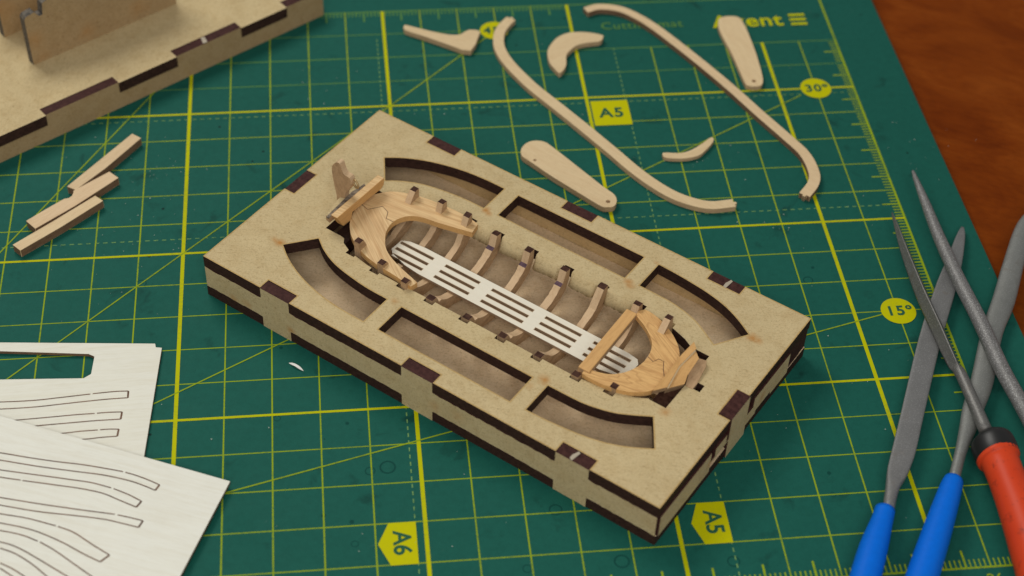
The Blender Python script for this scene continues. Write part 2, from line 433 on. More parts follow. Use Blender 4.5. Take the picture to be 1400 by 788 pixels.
HOOK = [(5.55, 3.138), (5.673, 3.107), (6.209, 2.844), (6.692, 2.654), (6.967, 2.637), (7.085, 2.721), (7.261, 2.834), (7.519, 2.763), (7.472, 2.56), (7.209, 1.923), (6.71, 2.178), (6.002, 2.652), (5.551, 2.931)]
SLIV = [(11.559, -2.417), (11.651, -2.386), (12.028, -2.422), (12.326, -2.311), (12.651, -2.069), (12.859, -1.896), (12.929, -1.938), (12.876, -2.084), (12.627, -2.384), (12.421, -2.554), (12.06, -2.633), (11.619, -2.577)]
PAD = [(13.954, 2.78), (14.047, 2.965), (14.253, 3.028), (14.516, 2.987), (14.615, 2.803), (14.671, 2.234), (14.695, 1.251), (14.658, 0.361), (14.578, 0.074), (14.432, -0.004), (14.219, 0.039), (14.144, 0.219), (14.062, 1.292), (13.927, 2.343)]
PADH = [(14.397, 0.22), (14.602, 2.457)]
LEE = [(8.1, -2.075), (8.247, -1.865), (8.443, -1.783), (8.686, -1.831), (8.869, -2.033), (9.423, -2.848), (9.896, -3.548), (10.133, -3.863), (10.166, -4.102), (10.071, -4.284), (9.907, -4.307), (9.756, -4.25), (9.407, -3.872), (8.771, -3.169), (8.273, -2.554), (8.094, -2.325)]
LEEH = [(8.389, -2.506), (9.956, -4.111)]
ST1 = [(-2.752, -2.76), (-2.074, -1.889), (-1.334, -0.924), (-1.113, -1.106), (-1.891, -2.158), (-2.538, -2.893)]
ST2 = [(-3.588, -3.89), (-3.174, -3.517), (-2.855, -3.247), (-2.779, -3.185), (-2.679, -3.167), (-2.611, -3.098), (-2.59, -3.001), (-2.589, -2.915), (-1.8, -2.292), (-1.571, -2.529), (-2.497, -3.437), (-3.355, -4.167)]
ST3 = [(-3.812, -4.667), (-2.977, -3.945), (-2.073, -3.13), (-1.878, -3.315), (-2.762, -4.139), (-3.623, -4.871)]
SH1 = [(-6.295, -7.352), (-3.81, -7.574), (-0.499, -7.858), (-0.48, -7.968), (-0.35, -7.992), (-0.585, -10.971), (-0.71, -12.565), (-5.562, -12.172)]
SH1H = [(-5.766, -7.627), (-3.783, -7.831), (-1.899, -8.056), (-1.77, -8.139), (-1.806, -8.641), (-1.955, -8.749), (-3.696, -8.653), (-5.639, -8.518)]
SH1L = [[(-5.333, -9.235), (-3.629, -9.288), (-2.945, -9.295), (-2.434, -9.261), (-1.784, -9.209)], [(-1.732, -9.203), (-1.44, -9.184), (-1.233, -9.176), (-0.997, -9.185)], [(-0.997, -9.185), (-0.997, -9.372)], [(-5.305, -9.442), (-3.608, -9.483), (-2.928, -9.481), (-2.418, -9.447), (-1.907, -9.408), (-1.393, -9.378), (-0.997, -9.372)], [(-4.241, -9.864), (-3.236, -9.812), (-2.561, -9.783), (-2.052, -9.759), (-1.657, -9.753)], [(-1.609, -9.752), (-1.371, -9.744), (-1.096, -9.756)], [(-1.096, -9.756), (-1.112, -9.95)], [(-3.883, -10.058), (-2.812, -9.998), (-2.206, -9.974), (-1.664, -9.953), (-1.112, -9.95)], [(-3.19, -10.273), (-2.286, -10.241), (-1.916, -10.216), (-1.562, -10.208)], [(-1.518, -10.207), (-1.342, -10.203), (-1.138, -10.219)], [(-1.138, -10.219), (-1.154, -10.406)], [(-3.172, -10.46), (-1.85, -10.436), (-1.498, -10.414), (-1.154, -10.406)]]
SH2 = [(-4.744, -9.209), (-3.567, -9.737), (1.164, -11.826), (0.248, -14.044), (-0.432, -15.666), (-5.28, -15.256)]
SH2L = [[(-4.59, -10.411), (-3.462, -10.726), (-2.901, -10.89), (-2.342, -11.039), (-1.786, -11.168), (-1.23, -11.33), (-0.97, -11.412)], [(-0.926, -11.43), (-0.71, -11.527), (-0.486, -11.647), (-0.232, -11.807)], [(-0.232, -11.807), (-0.31, -11.94)], [(-4.566, -10.605), (-3.442, -10.918), (-2.696, -11.134), (-1.956, -11.32), (-1.366, -11.465), (-0.848, -11.647), (-0.551, -11.796), (-0.31, -11.94)], [(-4.532, -10.87), (-3.415, -11.171), (-2.528, -11.396), (-1.939, -11.545), (-1.571, -11.645), (-1.182, -11.805)], [(-1.134, -11.828), (-0.829, -12.004), (-0.568, -12.19)], [(-0.568, -12.19), (-0.662, -12.328)], [(-2.945, -11.479), (-2.291, -11.643), (-1.778, -11.776), (-1.336, -11.931), (-1.002, -12.128), (-0.662, -12.328)], [(-4.508, -11.06), (-3.395, -11.359), (-2.982, -11.467)], [(-4.445, -11.553), (-3.341, -11.871), (-2.61, -12.08), (-1.884, -12.27), (-1.071, -12.471)], [(-1.016, -12.489), (-0.763, -12.577), (-0.516, -12.673)], [(-0.516, -12.673), (-0.594, -12.827)], [(-4.418, -11.762), (-3.321, -12.064), (-2.592, -12.276), (-1.872, -12.433), (-1.295, -12.569), (-0.933, -12.697), (-0.594, -12.827)], [(-4.392, -11.968), (-3.298, -12.277), (-2.754, -12.433), (-2.189, -12.662)], [(-2.152, -12.678), (-1.84, -12.845), (-1.467, -13.16), (-1.114, -13.445)], [(-1.114, -13.445), (-1.282, -13.59)], [(-4.363, -12.196), (-3.275, -12.503), (-2.731, -12.684), (-2.364, -12.868), (-1.996, -13.095), (-1.627, -13.364), (-1.282, -13.59)], [(-4.34, -12.376), (-3.255, -12.686), (-2.822, -12.831), (-2.509, -13.001)], [(-2.465, -13.022), (-2.156, -13.256), (-1.784, -13.588), (-1.415, -13.915), (-1.054, -14.197)], [(-4.311, -12.6), (-3.226, -12.96), (-2.862, -13.133), (-2.49, -13.401), (-2.12, -13.688), (-1.754, -13.971), (-1.392, -14.252)], [(-3.211, -13.109), (-2.918, -13.258), (-2.582, -13.522), (-2.281, -13.823), (-1.982, -14.12)], [(-3.173, -13.46), (-2.916, -13.622), (-2.656, -13.834), (-2.321, -14.133)], [(-3.161, -13.581), (-2.936, -13.768), (-2.674, -14.0)]]
FILE1 = [(18.223, -5.562, 0.14, 0.064), (18.062, -5.913, 0.15, 0.208), (17.646, -6.762, 0.17, 0.361), (17.142, -7.695, 0.19, 0.463), (16.334, -9.246, 0.22, 0.486), (15.382, -11.271, 0.26, 0.473), (14.953, -12.185, 0.28, 0.477), (14.655, -12.754, 0.3, 0.416), (14.427, -13.184, 0.32, 0.275), (14.176, -13.768, 0.34, 0.23)]
H1 = [(14.124, -13.724, 0.36, 0.407), (13.995, -13.985, 0.36, 0.431), (13.648, -14.63, 0.36, 0.558), (13.232, -15.453, 0.36, 0.599), (12.418, -17.007, 0.36, 0.628)]
FILE2 = [(20.25, -5.062, 0.16, 0.228), (19.719, -5.675, 0.17, 0.418), (19.036, -6.883, 0.19, 0.472), (18.408, -8.076, 0.2, 0.507), (17.83, -9.04, 0.21, 0.467), (17.184, -10.403, 0.24, 0.483), (16.716, -11.221, 0.27, 0.432), (16.399, -11.825, 0.3, 0.341), (16.074, -12.412, 0.33, 0.238), (15.697, -13.152, 0.34, 0.234)]
H2 = [(15.725, -13.095, 0.36, 0.386), (15.6, -13.309, 0.36, 0.453), (15.133, -14.131, 0.36, 0.553), (14.511, -15.219, 0.36, 0.618), (13.699, -16.641, 0.36, 0.661)]
TRI = [(16.548, -5.238, 0.42, 0.047), (16.546, -5.766, 0.42, 0.154), (16.533, -6.576, 0.42, 0.257), (16.542, -7.887, 0.43, 0.34), (16.592, -9.04, 0.45, 0.347), (16.618, -10.046, 0.48, 0.312), (16.639, -10.34, 0.5, 0.254), (16.663, -11.197, 0.53, 0.263), (16.676, -12.103, 0.56, 0.286)]
HR = [(16.698, -12.183, 0.56, 0.561), (16.711, -12.34, 0.56, 0.867), (16.709, -12.591, 0.56, 0.918), (16.72, -12.803, 0.56, 0.887), (16.723, -12.936, 0.56, 0.774), (16.724, -13.555, 0.56, 0.764), (16.718, -14.409, 0.56, 0.844), (16.655, -15.707, 0.56, 0.939), (16.585, -17.173, 0.56, 0.984)]
RND = [(17.4, -3.902, 0.5, 0.061), (17.391, -4.193, 0.5, 0.122), (17.387, -4.975, 0.5, 0.211), (17.379, -6.232, 0.5, 0.28), (17.437, -7.674, 0.5, 0.316), (17.526, -8.935, 0.5, 0.337), (17.577, -10.349, 0.5, 0.341), (17.69, -11.494, 0.5, 0.334), (17.79, -13.068, 0.5, 0.324)]

# ======================================================================
# the setting
# ======================================================================
t = MB()
t.box(-90, 90, -70, 90, -4.3, -0.30)
tag(t.build('table', [M_table]), kind='structure')

# ======================================================================
# cutting mat, its print lies a hair above the plastic
# ======================================================================
XL, XR, YT, YB = -10.0, 17.0, 4.0, -15.0          # ruled field
mat = empty('cutting_mat', (3.0, -5.5, -0.3))
tag(mat, 'green self-healing cutting mat with yellow centimetre grid, lying on the brown table', 'cutting mat')
MS = (-3.0, 5.5, 0.3)
b = MB()
b.plate([(-12.0, 5.6), (-12.0, -16.6), (18.74, -16.6), (18.44, 5.6)], [], -0.297, 0.0)
b.build('mat_sheet', [M_green], mat, MS, bevel=0.03, bseg=2)

def hl(mb, y, x0, x1, w, z=0.003, m=0): mb.face([(x0, y - w/2, z), (x1, y - w/2, z), (x1, y + w/2, z), (x0, y + w/2, z)], m)
def vl(mb, x, y0, y1, w, z=0.005, m=0): mb.face([(x - w/2, y0, z), (x + w/2, y0, z), (x + w/2, y1, z), (x - w/2, y1, z)], m)
thin = MB(); thick = MB(); fade = MB(); dash = MB(); ang = MB()
for j in range(int(YB), int(YT) + 1):
    x1 = XR
    if j == 3: x1 = 10.0
    if j in (0, -5, -10):
        hl(thick, j, XL, x1, 0.062, 0.006)
    elif j == 4:
        hl(fade, j, XL, XR, 0.04)
    elif j == -15:
        hl(thin, j, XL, XR, 0.045)
    elif j == 2:
        hl(fade, j, XL, x1, 0.032)
    else:
        hl(thin if j < 1 else fade, j, XL, x1, 0.026)
for i in range(int(XL), int(XR) + 1):
    y1 = YT if i <= 10 else 2.0
    if i == 11: continue
    if i in (-5, 0, 5, 10, 15): vl(thick, i, YB, y1, 0.085, 0.008)
    elif i == 17:
        vl(thin, i, YB, YT, 0.055)
    else: vl(thin, i, YB, y1, 0.031)
def dashes(mb, p, q, dl=0.10, gap=0.09, w=0.026, z=0.004):
    P = Vector(p); Q = Vector(q); L = (Q - P).length; d = (Q - P) / L; s = 0
    while s < L:
        a = P + d * s; e = P + d * min(L, s + dl); nn = Vector((-d.y, d.x)) * w / 2
        mb.face([(*(a + nn), z), (*(a - nn), z), (*(e - nn), z), (*(e + nn), z)]); s += dl + gap
dashes(dash, (XL, -0.21), (16.8, -0.21)); dashes(dash, (XL, -4.52), (16.8, -4.52))
dashes(dash, (4.8, -15), (4.8, 2.8)); dashes(dash, (11.0, -15), (11.0, 2.0))
# mm ticks of the three rulers
for k in range(int((XR - XL) * 10) + 1):
    x = XL + k / 10
    if k % 10 == 0: continue
    l = 0.42 if k % 5 == 0 else 0.2
    vl(thin, x, YB, YB + l, 0.03 if k % 5 else 0.045, 0.004)
    if x < 10: vl(fade, x, YT - l, YT, 0.03 if k % 5 else 0.04, 0.004)
for k in range(1, 170):
    y = 2.0 - k / 10
    if k % 10 == 0: continue
    l = 0.42 if k % 5 == 0 else 0.2
    hl(thin, y, XR - l, XR, 0.03 if k % 5 else 0.042, 0.004)
# angle lines
def aline(p, q, w=0.030): ribbon(ang, [p, q], w, 0.010)
aline((-7.0, -12.0), (7.72, 2.72)); aline((-4.78, -12.0), (15.55, -0.26)); aline((1.0, -12.0), (15.62, -8.10)); aline((-8.35, -12.0), (0.0, 2.5))
thin.build('thin_grid', [M_inkthin], mat, MS, weld=False, recalc=False)
thick.build('bold_grid', [M_ink], mat, MS, weld=False, recalc=False)
fade.build('faded_grid', [M_inkfade], mat, MS, weld=False, recalc=False)
dl_ = dash.build('dashed_line', [M_inkdash], mat, MS, weld=False, recalc=False); dl_['kind'] = 'stuff'
ang.build('angle_line', [M_inkthin], mat, MS, weld=False, recalc=False)

def text(name, body, x, y, size, mtl, parent, shift, rz=0.0, z=0.014, bold=0.0, sx=1.0, spacing=1.0, align='CENTER'):
    cu = bpy.data.curves.new(name, 'FONT'); cu.body = body; cu.size = size
    cu.align_x = align; cu.align_y = 'CENTER'; cu.offset = bold; cu.space_character = spacing
    ob = bpy.data.objects.new(name, cu); COL.objects.link(ob)
    bpy.context.view_layer.update()
    me = bpy.data.meshes.new_from_object(ob.evaluated_get(bpy.context.evaluated_depsgraph_get()))
    bpy.data.objects.remove(ob)
    me.name = name
    me.transform(Matrix.Translation((x, y, z)) @ Matrix.Rotation(rz, 4, 'Z') @ Matrix.Diagonal((sx, 1, 1, 1)))
    me.materials.clear()
    return link(name, me, [mtl], parent, shift)
def flat(name, pts, z, mtl, parent, shift):
    f = MB(); f.face([(x, y, z) for x, y in ccw(pts)]); return f.build(name, [mtl], parent, shift, recalc=False)

s1 = flat('size_tag', [(10.08, -0.16), (11.03, -0.16), (11.03, -1.13), (10.08, -1.13)], 0.012, M_inktag, mat, MS)
text('tag_lettering', 'A5', 10.56, -0.66, 0.50, M_dark, s1, MS, bold=0.014, spacing=1.15, z=0.018)
s2 = flat('size_tag', [(4.27, -13.0), (4.81, -13.0), (4.81, -14.02), (4.27, -14.02), (4.04, -13.5)], 0.012, M_inktag, mat, MS)
text('tag_lettering', 'A6', 4.50, -13.5, 0.50, M_dark, s2, MS, rz=R(-90), bold=0.010, z=0.018)
s3 = flat('size_tag', [(10.47, -13.0), (11.03, -13.0), (11.03, -14.02), (10.47, -14.02), (10.28, -13.5)], 0.012, M_inktag, mat, MS)
text('tag_lettering', 'A5', 10.72, -13.5, 0.50, M_dark, s3, MS, rz=R(-90), bold=0.010, z=0.018)
for x, y, s in ((16.0, -0.01, '30º'), (16.02, -8.02, '15º'), (7.93, 2.97, '45º')):
    c = flat('angle_badge', circle(x, y, 0.40 if y < 2 else 0.38, 36), 0.013, M_inktag, mat, MS)
    text('badge_lettering', s, x + .02, y - 0.01, 0.40, M_dark, c, MS, bold=0.011, z=0.019, spacing=1.16)
text('brand_lettering', 'Axent', 14.80, 2.95, 0.74, M_ink, mat, MS, bold=0.014, z=0.014, sx=1.0, spacing=1.06)
for k in range(3):
    q = MB(); x0 = 15.97; yy = 2.76 + k * 0.20
    q.face([(x0, yy - .05, .014), (x0 + .45, yy - .05, .014), (x0 + .45, yy + .05, .014), (x0, yy + .05, .014)])
    q.build('brand_bar', [M_ink], mat, MS, recalc=False)
text('small_lettering', 'Cutting', 11.50, 2.96, 0.43, M_inkfade, mat, MS, z=0.014, spacing=1.08)
text('small_lettering', 'mat', 12.68, 2.96, 0.43, M_inkfade, mat, MS, z=0.014, spacing=1.08)
for i in range(-9, 17):
    text('ruler_number', str(i + 10), i, YB - 0.30, 0.34, M_inkthin, mat, MS, z=0.014)
for x, y, r in ((3.97, -11.65, .11), (4.33, -11.58, .17), (3.59, -13.44, .08), (4.26, -13.72, .09), (7.62, -12.93, .14), (8.76, -14.28, .16), (10.95, -14.46, .13),
                (2.1, -10.1, .08), (13.3, -13.0, .06), (2.6, -5.9, .1), (-0.9, -5.9, .12), (14.2, -6.9, .12), (6.9, -14.3, .1), (16.2, -11.6, .0)):
    if r: 
        dm = MB(); o_, i_ = circle(x, y, r, 28), circle(x, y, r * 0.78, 28)
        for k in range(28):
            k2 = (k + 1) % 28
            dm.face([(*i_[k], .0015), (*o_[k], .0015), (*o_[k2], .0015), (*i_[k2], .0015)])
        dm.build('dent_ring', [M_dent], mat, MS, weld=True, recalc=False)
for x, y, r in ((3.55, -10.35, .04), (3.0, -12.7, .05), (13.35, -12.45, .045), (15.1, -11.0, .045), (3.2, -11.0, .03), (3.55, -12.9, .05), (14.4, -6.5, .04), (13.0, -6.1, .03), (2.2, -8.1, .04), (9.5, -13.6, .03)):
    dm = MB(); dm.face([(px, py, .0018) for px, py in circle(x, y, r, 12)]); dm.build('dark_speck', [M_dent], mat, MS, recalc=False)

# ======================================================================
# big jig: the fibre board box that holds the boat
# ======================================================================
JX, JY, JR = 0.597, -6.341, -0.70997554
L, W, H, T = 11.68, 6.27, 1.187, 0.292
jig = empty('building_jig', (JX, JY, 0), JR)
tag(jig, 'flat box of pale fibre board with burnt edges and six pockets, holding the boat frame', 'building jig')
TABX = [(1.63, 2.43), (5.44, 6.25), (9.27, 10.07)]; TABY = (2.75, 3.54)
def board_outline(far_gap=False):
    """board with slots at its rim for the tabs of the side panels"""
    d = 0.28; p = [(0, 0)]
    for a, c in TABX: p += [(a, 0), (a, d), (c, d), (c, 0)]
    p += [(L, 0), (L, TABY[0]), (L - d, TABY[0]), (L - d, TABY[1]), (L, TABY[1]), (L, W)]
    for a, c in TABX[::-1]: p += [(c, W), (c, W - d), (a, W - d), (a, W)]
    p += [(0, W), (0, TABY[1]), (d, TABY[1]), (d, TABY[0]), (0, TABY[0])]
    return p
def mir(pts): return [(x, W - y) for x, y in pts]
o4 = smooth_open([(1.17, 1.31), (1.53, 1.06), (1.96, 0.85), (2.37, 0.71), (2.80, 0.61), (3.25, 0.55), (3.67, 0.53), (4.03, 0.53)], 4)
i4 = smooth_open([(4.03, 1.34), (3.53, 1.345), (3.08, 1.39), (2.62, 1.47), (2.29, 1.57), (1.96, 1.73), (1.67, 1.93)], 4)
pk_l = [tuple(p) for p in o4 + i4]
o6 = smooth_open([(8.19, .54), (8.62, .56), (9.05, .60), (9.55, .67), (10.01, .79), (10.42, .97), (10.82, 1.21)], 4)
i6 = smooth_open([(10.37, 1.90), (9.98, 1.67), (9.68, 1.52), (9.34, 1.42), (9.0, 1.36), (8.58, 1.345), (8.19, 1.34)], 4)
pk_r = [tuple(p) for p in o6 + i6]
pk_m = [(4.43, .53), (7.80, .53), (7.80, 1.335), (4.43, 1.335)]
RX = [2.55, 3.30, 4.06, 4.80, 5.72, 6.66, 7.57, 8.53, 9.30]
# boat opening in the lid, near edge with little rib slots, then mirrored
near = [(1.58, 2.29), (2.00, 2.29), (2.12, 2.27), (2.20, 2.15), (2.43, 2.04)]
near += [(2.43, 1.93), (2.66, 1.93), (2.66, 1.98), (3.05, 1.91), (3.18, 1.90), (3.18, 1.80), (3.42, 1.80), (3.42, 1.875), (3.94, 1.865), (3.94, 1.77), (4.17, 1.77), (4.17, 1.875)]
for x in (4.80, 5.72, 6.66, 7.57):
    near += [(x - .12, 1.88), (x - .12, 1.77), (x + .12, 1.77), (x + .12, 1.88)]
near += [(8.41, 1.885), (8.41, 1.79), (8.65, 1.79), (8.65, 1.90), (9.18, 1.95), (9.18, 1.87), (9.42, 1.87), (9.42, 2.01), (9.80, 2.13), (10.05, 2.27), (10.06, 2.25), (10.46, 2.25), (10.46, 3.03), (10.80, 3.03)]
SYM = 3.135 * 2
far = [(x, SYM - y) for x, y in near[::-1]]
opening = near + far
TOPZ = (H - T, H)
lid = MB()
lid.plate(board_outline(), [pk_l, pk_m, pk_r, mir(pk_l), mir(pk_m), mir(pk_r), opening], TOPZ[0], TOPZ[1], 0, 1)
# the sanded rim on the far side of the boat opening keeps its wood colour
for i, f in enumerate(lid.f):
    if lid.m[i] == 1:
        c = sum((Vector(lid.v[k]) for k in f), Vector()) / len(f)
        if 2.2 < c.x < 9.9 and 4.2 < c.y < 4.42: lid.m[i] = 2
for lp, inw in ((board_outline(), True), (pk_l, False), (pk_m, False), (pk_r, False), (mir(pk_l), False), (mir(pk_m), False), (mir(pk_r), False)):
    edge_band(lid, lp, 0.030, H + .0012, 3, inw)
lid.build('lid_board', [M_board, M_char, M_sand, M_toast], jig, recalc=False)
base = MB(); base.plate(board_outline(), [], 0.0, T, 0, 1)
base.build('base_board', [M_floorb, M_char], jig)
# chamfered lip worn into the far rim
lip = MB()
segs = [(2.70, 3.17), (3.43, 3.93), (4.18, 4.67), (4.93, 5.59), (5.85, 6.53), (6.79, 7.44), (7.70, 8.40)]
for a, c in segs:
    n = 14; ph = random.random() * 6
    V = []; Fs = []
    for k in range(n + 1):
        x = a + (c - a) * k / n; w = .012 * math.sin(ph + x * 5) + .006 * random.random(); e = (k in (0, n)) * .05
        V += [(x, 4.3925, H - .0008), (x, 4.355 + w * .4, H - .022), (x, 4.285 + w + e, H - .13), (x, 4.20 + w + e, H - T + .035 * random.random()), (x, 4.40, H - T)]
    for k in range(n):
        for q in range(4): Fs.append((5*k + q, 5*k + q + 1, 5*k + 6 + q, 5*k + 5 + q))
    Fs += [tuple(range(5)), tuple(5 * n + q for q in range(5))]
    lip.add(V, Fs, 0, True)
lip.build('sanded_rim', [M_board], jig)

def long_panel(near_side):
    p = [(0.10, T), ]
    for a, c in TABX: p += [(a + .004, T), (a + .004, 0.004), (c - .004, 0.004), (c - .004, T)]
    p += [(L - .10, T), (L - .10, H - T)]
    for a, c in TABX[::-1]: p += [(c - .004, H - T), (c - .004, H - .003), (a + .004, H - .003), (a + .004, H - T)]
    p += [(0.10, H - T)]
    return p
def ragged(p, levels, amp=.016):
    """long edges against the burnt boards are slightly uneven"""
    out = []
    for i, a in enumerate(p):
        b = p[(i + 1) % len(p)]; out.append(a)
        if abs(a[1] - b[1]) < 1e-6 and abs(a[0] - b[0]) > .6:
            for z, sg in levels:
                if abs(a[1] - z) < .01:
                    n = int(abs(b[0] - a[0]) / .09)
                    for k in range(1, n):
                        t = k / n
                        out.append((a[0] + (b[0] - a[0]) * t, a[1] + sg * amp * random.random() ** 1.5))
    return out
def panel_y(pts, y0, y1, mats, name, label=None):
    m = MB(); m.plate(pts, [], 0, abs(y1 - y0), 0, 1)
    m.v = [(x, y0 + z, y) for x, y, z in m.v]
    o = m.build(name, mats, jig)
    if label: o['label'] = label
    return o
def panel_x(pts, x0, x1, mats, name, label=None):
    m = MB(); m.plate(pts, [], 0, abs(x1 - x0), 0, 1)
    m.v = [(x0 + z, x, y) for x, y, z in m.v]
    o = m.build(name, mats, jig)
    if label: o['label'] = label
    return o
G = 0.003
p = [(0.02, T + G), ]
for a, c in TABX: p += [(a + .006, T + G), (a + .006, .006), (c - .006, .006), (c - .006, T + G)]
p += [(L - .02, T + G), (L - .02, H - T - G)]
for a, c in TABX[::-1]: p += [(c - .006, H - T - G), (c - .006, H - .006), (a + .006, H - .006), (a + .006, H - T - G)]
p += [(0.02, H - T - G)]
panel_y(ragged(p, [(T + G, 1), (H - T - G, -1)], .028), -0.012, 0.265, [M_board, M_char2], 'side_panel', 'near long side panel with three interlocking tabs')
panel_y(p, W - 0.268, W + .004, [M_inner, M_char2], 'side_panel')
q = [(0.28, T + G), (TABY[0] + .006, T + G), (TABY[0] + .006, .006), (TABY[1] - .006, .006), (TABY[1] - .006, T + G), (W - .28, T + G), (W - .28, H - T - G),
     (TABY[1] - .006, H - T - G), (TABY[1] - .006, H - .006), (TABY[0] + .006, H - .006), (TABY[0] + .006, H - T - G), (0.28, H - T - G)]
panel_x(q, 0.002, 0.272, [M_board, M_char2], 'end_panel')
q = [(0.03, T + G), (2.02, T + G), (2.02, .56), (TABY[0] + .006, .56), (TABY[0] + .006, .006), (TABY[1] - .006, .006), (TABY[1] - .006, T + G), (3.95, T + G), (3.95, T + .09), (4.6, T + .09), (4.6, T + G), (W - .90, T + G), (W - .90, H - T - G),
     (3.80, H - T - G), (3.80, .62), (TABY[1] - .006, .62), (TABY[1] - .006, H + .03), (TABY[0] + .006, H + .03), (TABY[0] + .006, .60), (2.66, .60), (2.66, .84), (2.20, .84), (2.20, .60), (2.02, .60), (2.02, H - T - G), (0.03, H - T - G)]
panel_x(q, L - 0.27, L + .035, [M_board, M_char2], 'end_panel', 'end panel with a dark notch beside its tab')
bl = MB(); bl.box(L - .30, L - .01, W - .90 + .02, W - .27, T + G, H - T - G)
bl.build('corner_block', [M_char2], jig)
# pale filler smears across some tab ends
for x, y, rz, l in ((9.62, 0.02, R(75), .22), (9.70, 6.0, R(80), .24)):
    g = MB()
    pts = [(-l * .1, -.045), (l * 1.05, -.025), (l * 1.1, .03), (l * .4, .055), (-l * .05, .03)]
    c_, s_ = math.cos(rz), math.sin(rz)
    g.plate([(x + a * c_ - e * s_, y + a * s_ + e * c_) for a, e in pts], [], H - .004, H + .006, 0, 0)
    g.build('filler_smear', [M_glue], jig)

# ======================================================================
# the boat frame, its parts measured in the jig's own axes
# ======================================================================
BO = (5.85, 3.135, 0.32)
c_, s_ = math.cos(JR), math.sin(JR)
boat = empty('model_boat_frame', (JX + BO[0] * c_ - BO[1] * s_, JY + BO[0] * s_ + BO[1] * c_, BO[2]), JR)
tag(boat, 'small unfinished wooden boat frame with bare ribs and white floor grating, set in the jig', 'model boat')
BS = (-BO[0], -BO[1], -BO[2])
def rib(x, yn, yf, zn, zf, ledge=True, w=0.17, lean=0.0, leann=0.0):
    """U-shaped frame: inner edge then outer edge, profile in the y-z plane"""
    jt = lambda: random.uniform(-.018, .018)
    pts = [((yf, zf + jt()), 1), ((yf - .15 + jt(), zf + jt()), 0)]
    if lean: pts += [((yf - .17 - lean, 1.30), 0)]
    if ledge: pts += [((yf - .25, 1.06), 3), ((yf - .35, 1.03), 0)]
    core = [(yf - .44, .94), (yf - .62, .84), (yf - .88, .76), (3.35, .715), (2.9, .715), (yn + .85, .76), (yn + .58, .84), (yn + .42, .93)]
    pts += [(tuple(p), 0) for p in smooth_open(core, 3)]
    if ledge: pts += [((yn + .34, 1.0), 0), ((yn + .25, 1.0), 0)]
    pts += [((yn + .15, zn), 1), ((yn, zn), 2)]
    out = [(yn + .01, 1.0), (yn + .16, .76), (yn + .42, .58), (yn + .85, .47), (2.9, .42), (3.35, .42), (yf - .85, .48), (yf - .45, .58), (yf - .15, .76), (yf - .01, 1.02)]
    pts += [(tuple(p), 2) for p in smooth_open(out, 3)]
    b = MB(); b.profile_x([p for p, m in pts], x - w / 2, x + w / 2, [m for p, m in pts], 2)
    tw = random.uniform(-.02, .02); b.v = [(x + (vx - x) * random.uniform(.92, 1.08) + (vy - 3.1) * tw, vy, vz) for vx, vy, vz in b.v]
    return b.build('rib', [M_rib, M_tip, M_ribside, M_purple], boat, BS)
rib(2.64, 2.06, 4.27, 1.53, 1.55, False, .15, .18)
rib(3.38, 1.93, 4.32, 1.40, 1.53, False, .15, .06)
rib(4.10, 1.80, 4.30, 1.38, 1.53, False, .15, .06)
rib(4.80, 1.84, 4.37, 1.22, 1.33)
rib(5.72, 1.85, 4.37, 1.21, 1.34)
rib(6.66, 1.86, 4.34, 1.21, 1.35)
rib(7.60, 1.85, 4.38, 1.21, 1.34, False)
rib(8.53, 1.84, 4.30, 1.24, 1.43, False, .17, .02)
rib(9.34, 1.98, 4.27, 1.30, 1.52, False, .15, .22)

def deck(name, pts, z, th, mats, k=4):
    b = MB(); b.plate([tuple(p) for p in smooth_closed(pts, k)], [], z - th, z, 0, 1)
    return b.build(name, mats, boat, BS, bevel=0)
bow_o = smooth_open([(4.28, 1.86), (3.82, 1.92), (3.29, 1.96), (2.79, 2.07), (2.33, 2.30), (2.02, 2.60), (1.84, 2.95), (1.78, 3.30), (1.84, 3.70), (2.10, 4.03), (2.50, 4.22), (2.98, 4.33), (3.60, 4.38), (4.02, 4.37), (4.30, 4.32)], 4)
bow_i = smooth_open([(4.36, 4.02), (4.00, 3.93), (3.58, 3.83), (3.25, 3.77), (3.00, 3.68), (2.82, 3.50), (2.74, 3.25), (2.78, 2.98), (2.92, 2.72), (3.18, 2.44), (3.60, 2.24), (4.32, 2.04)], 4)
BJ = [(2.03, 3.23), (2.24, 3.51), (2.45, 3.43), (2.55, 3.24)]
bo = [tuple(p) for p in bow_o]; bi = [tuple(p) for p in bow_i]
bow = MB(); bow.plate(bo[:29] + BJ + bi[24:], [], 1.15, 1.30, 0, 1)
bow.build('bow_deck', [M_deckb, M_deck2], boat, BS)
bow = MB(); bow.plate(bo[28:] + bi[:25] + BJ[::-1], [], 1.15, 1.299, 0, 1)
bow.build('bow_deck', [M_deck, M_deck2], boat, BS)
st_o = smooth_open([(8.62, 4.16), (8.74, 4.28), (9.05, 4.24), (9.40, 4.10), (9.77, 3.84), (10.02, 3.52), (10.14, 3.14), (10.12, 2.75), (10.02, 2.40), (9.80, 2.18), (9.56, 2.05), (9.16, 1.95), (8.80, 1.93), (8.62, 1.95)], 4)
st_i = smooth_open([(8.60, 2.12), (8.85, 2.17), (9.11, 2.28), (9.33, 2.52), (9.46, 2.85), (9.47, 3.18), (9.36, 3.50), (9.15, 3.72), (8.92, 3.88), (8.64, 4.02)], 4)
SJ = [(9.63, 3.09), (9.69, 3.23), (9.81, 3.23), (9.92, 3.03)]
so = [tuple(p) for p in st_o]; si = [tuple(p) for p in st_i]
st = MB(); st.plate(so[:29] + SJ[::-1] + si[20:], [], 1.17, 1.30, 0, 1)
st.build('stern_deck', [M_decks, M_deck2], boat, BS)
st = MB(); st.plate(so[28:] + si[:21] + SJ, [], 1.17, 1.299, 0, 1)
st.build('stern_deck', [M_decks2, M_deck2], boat, BS)
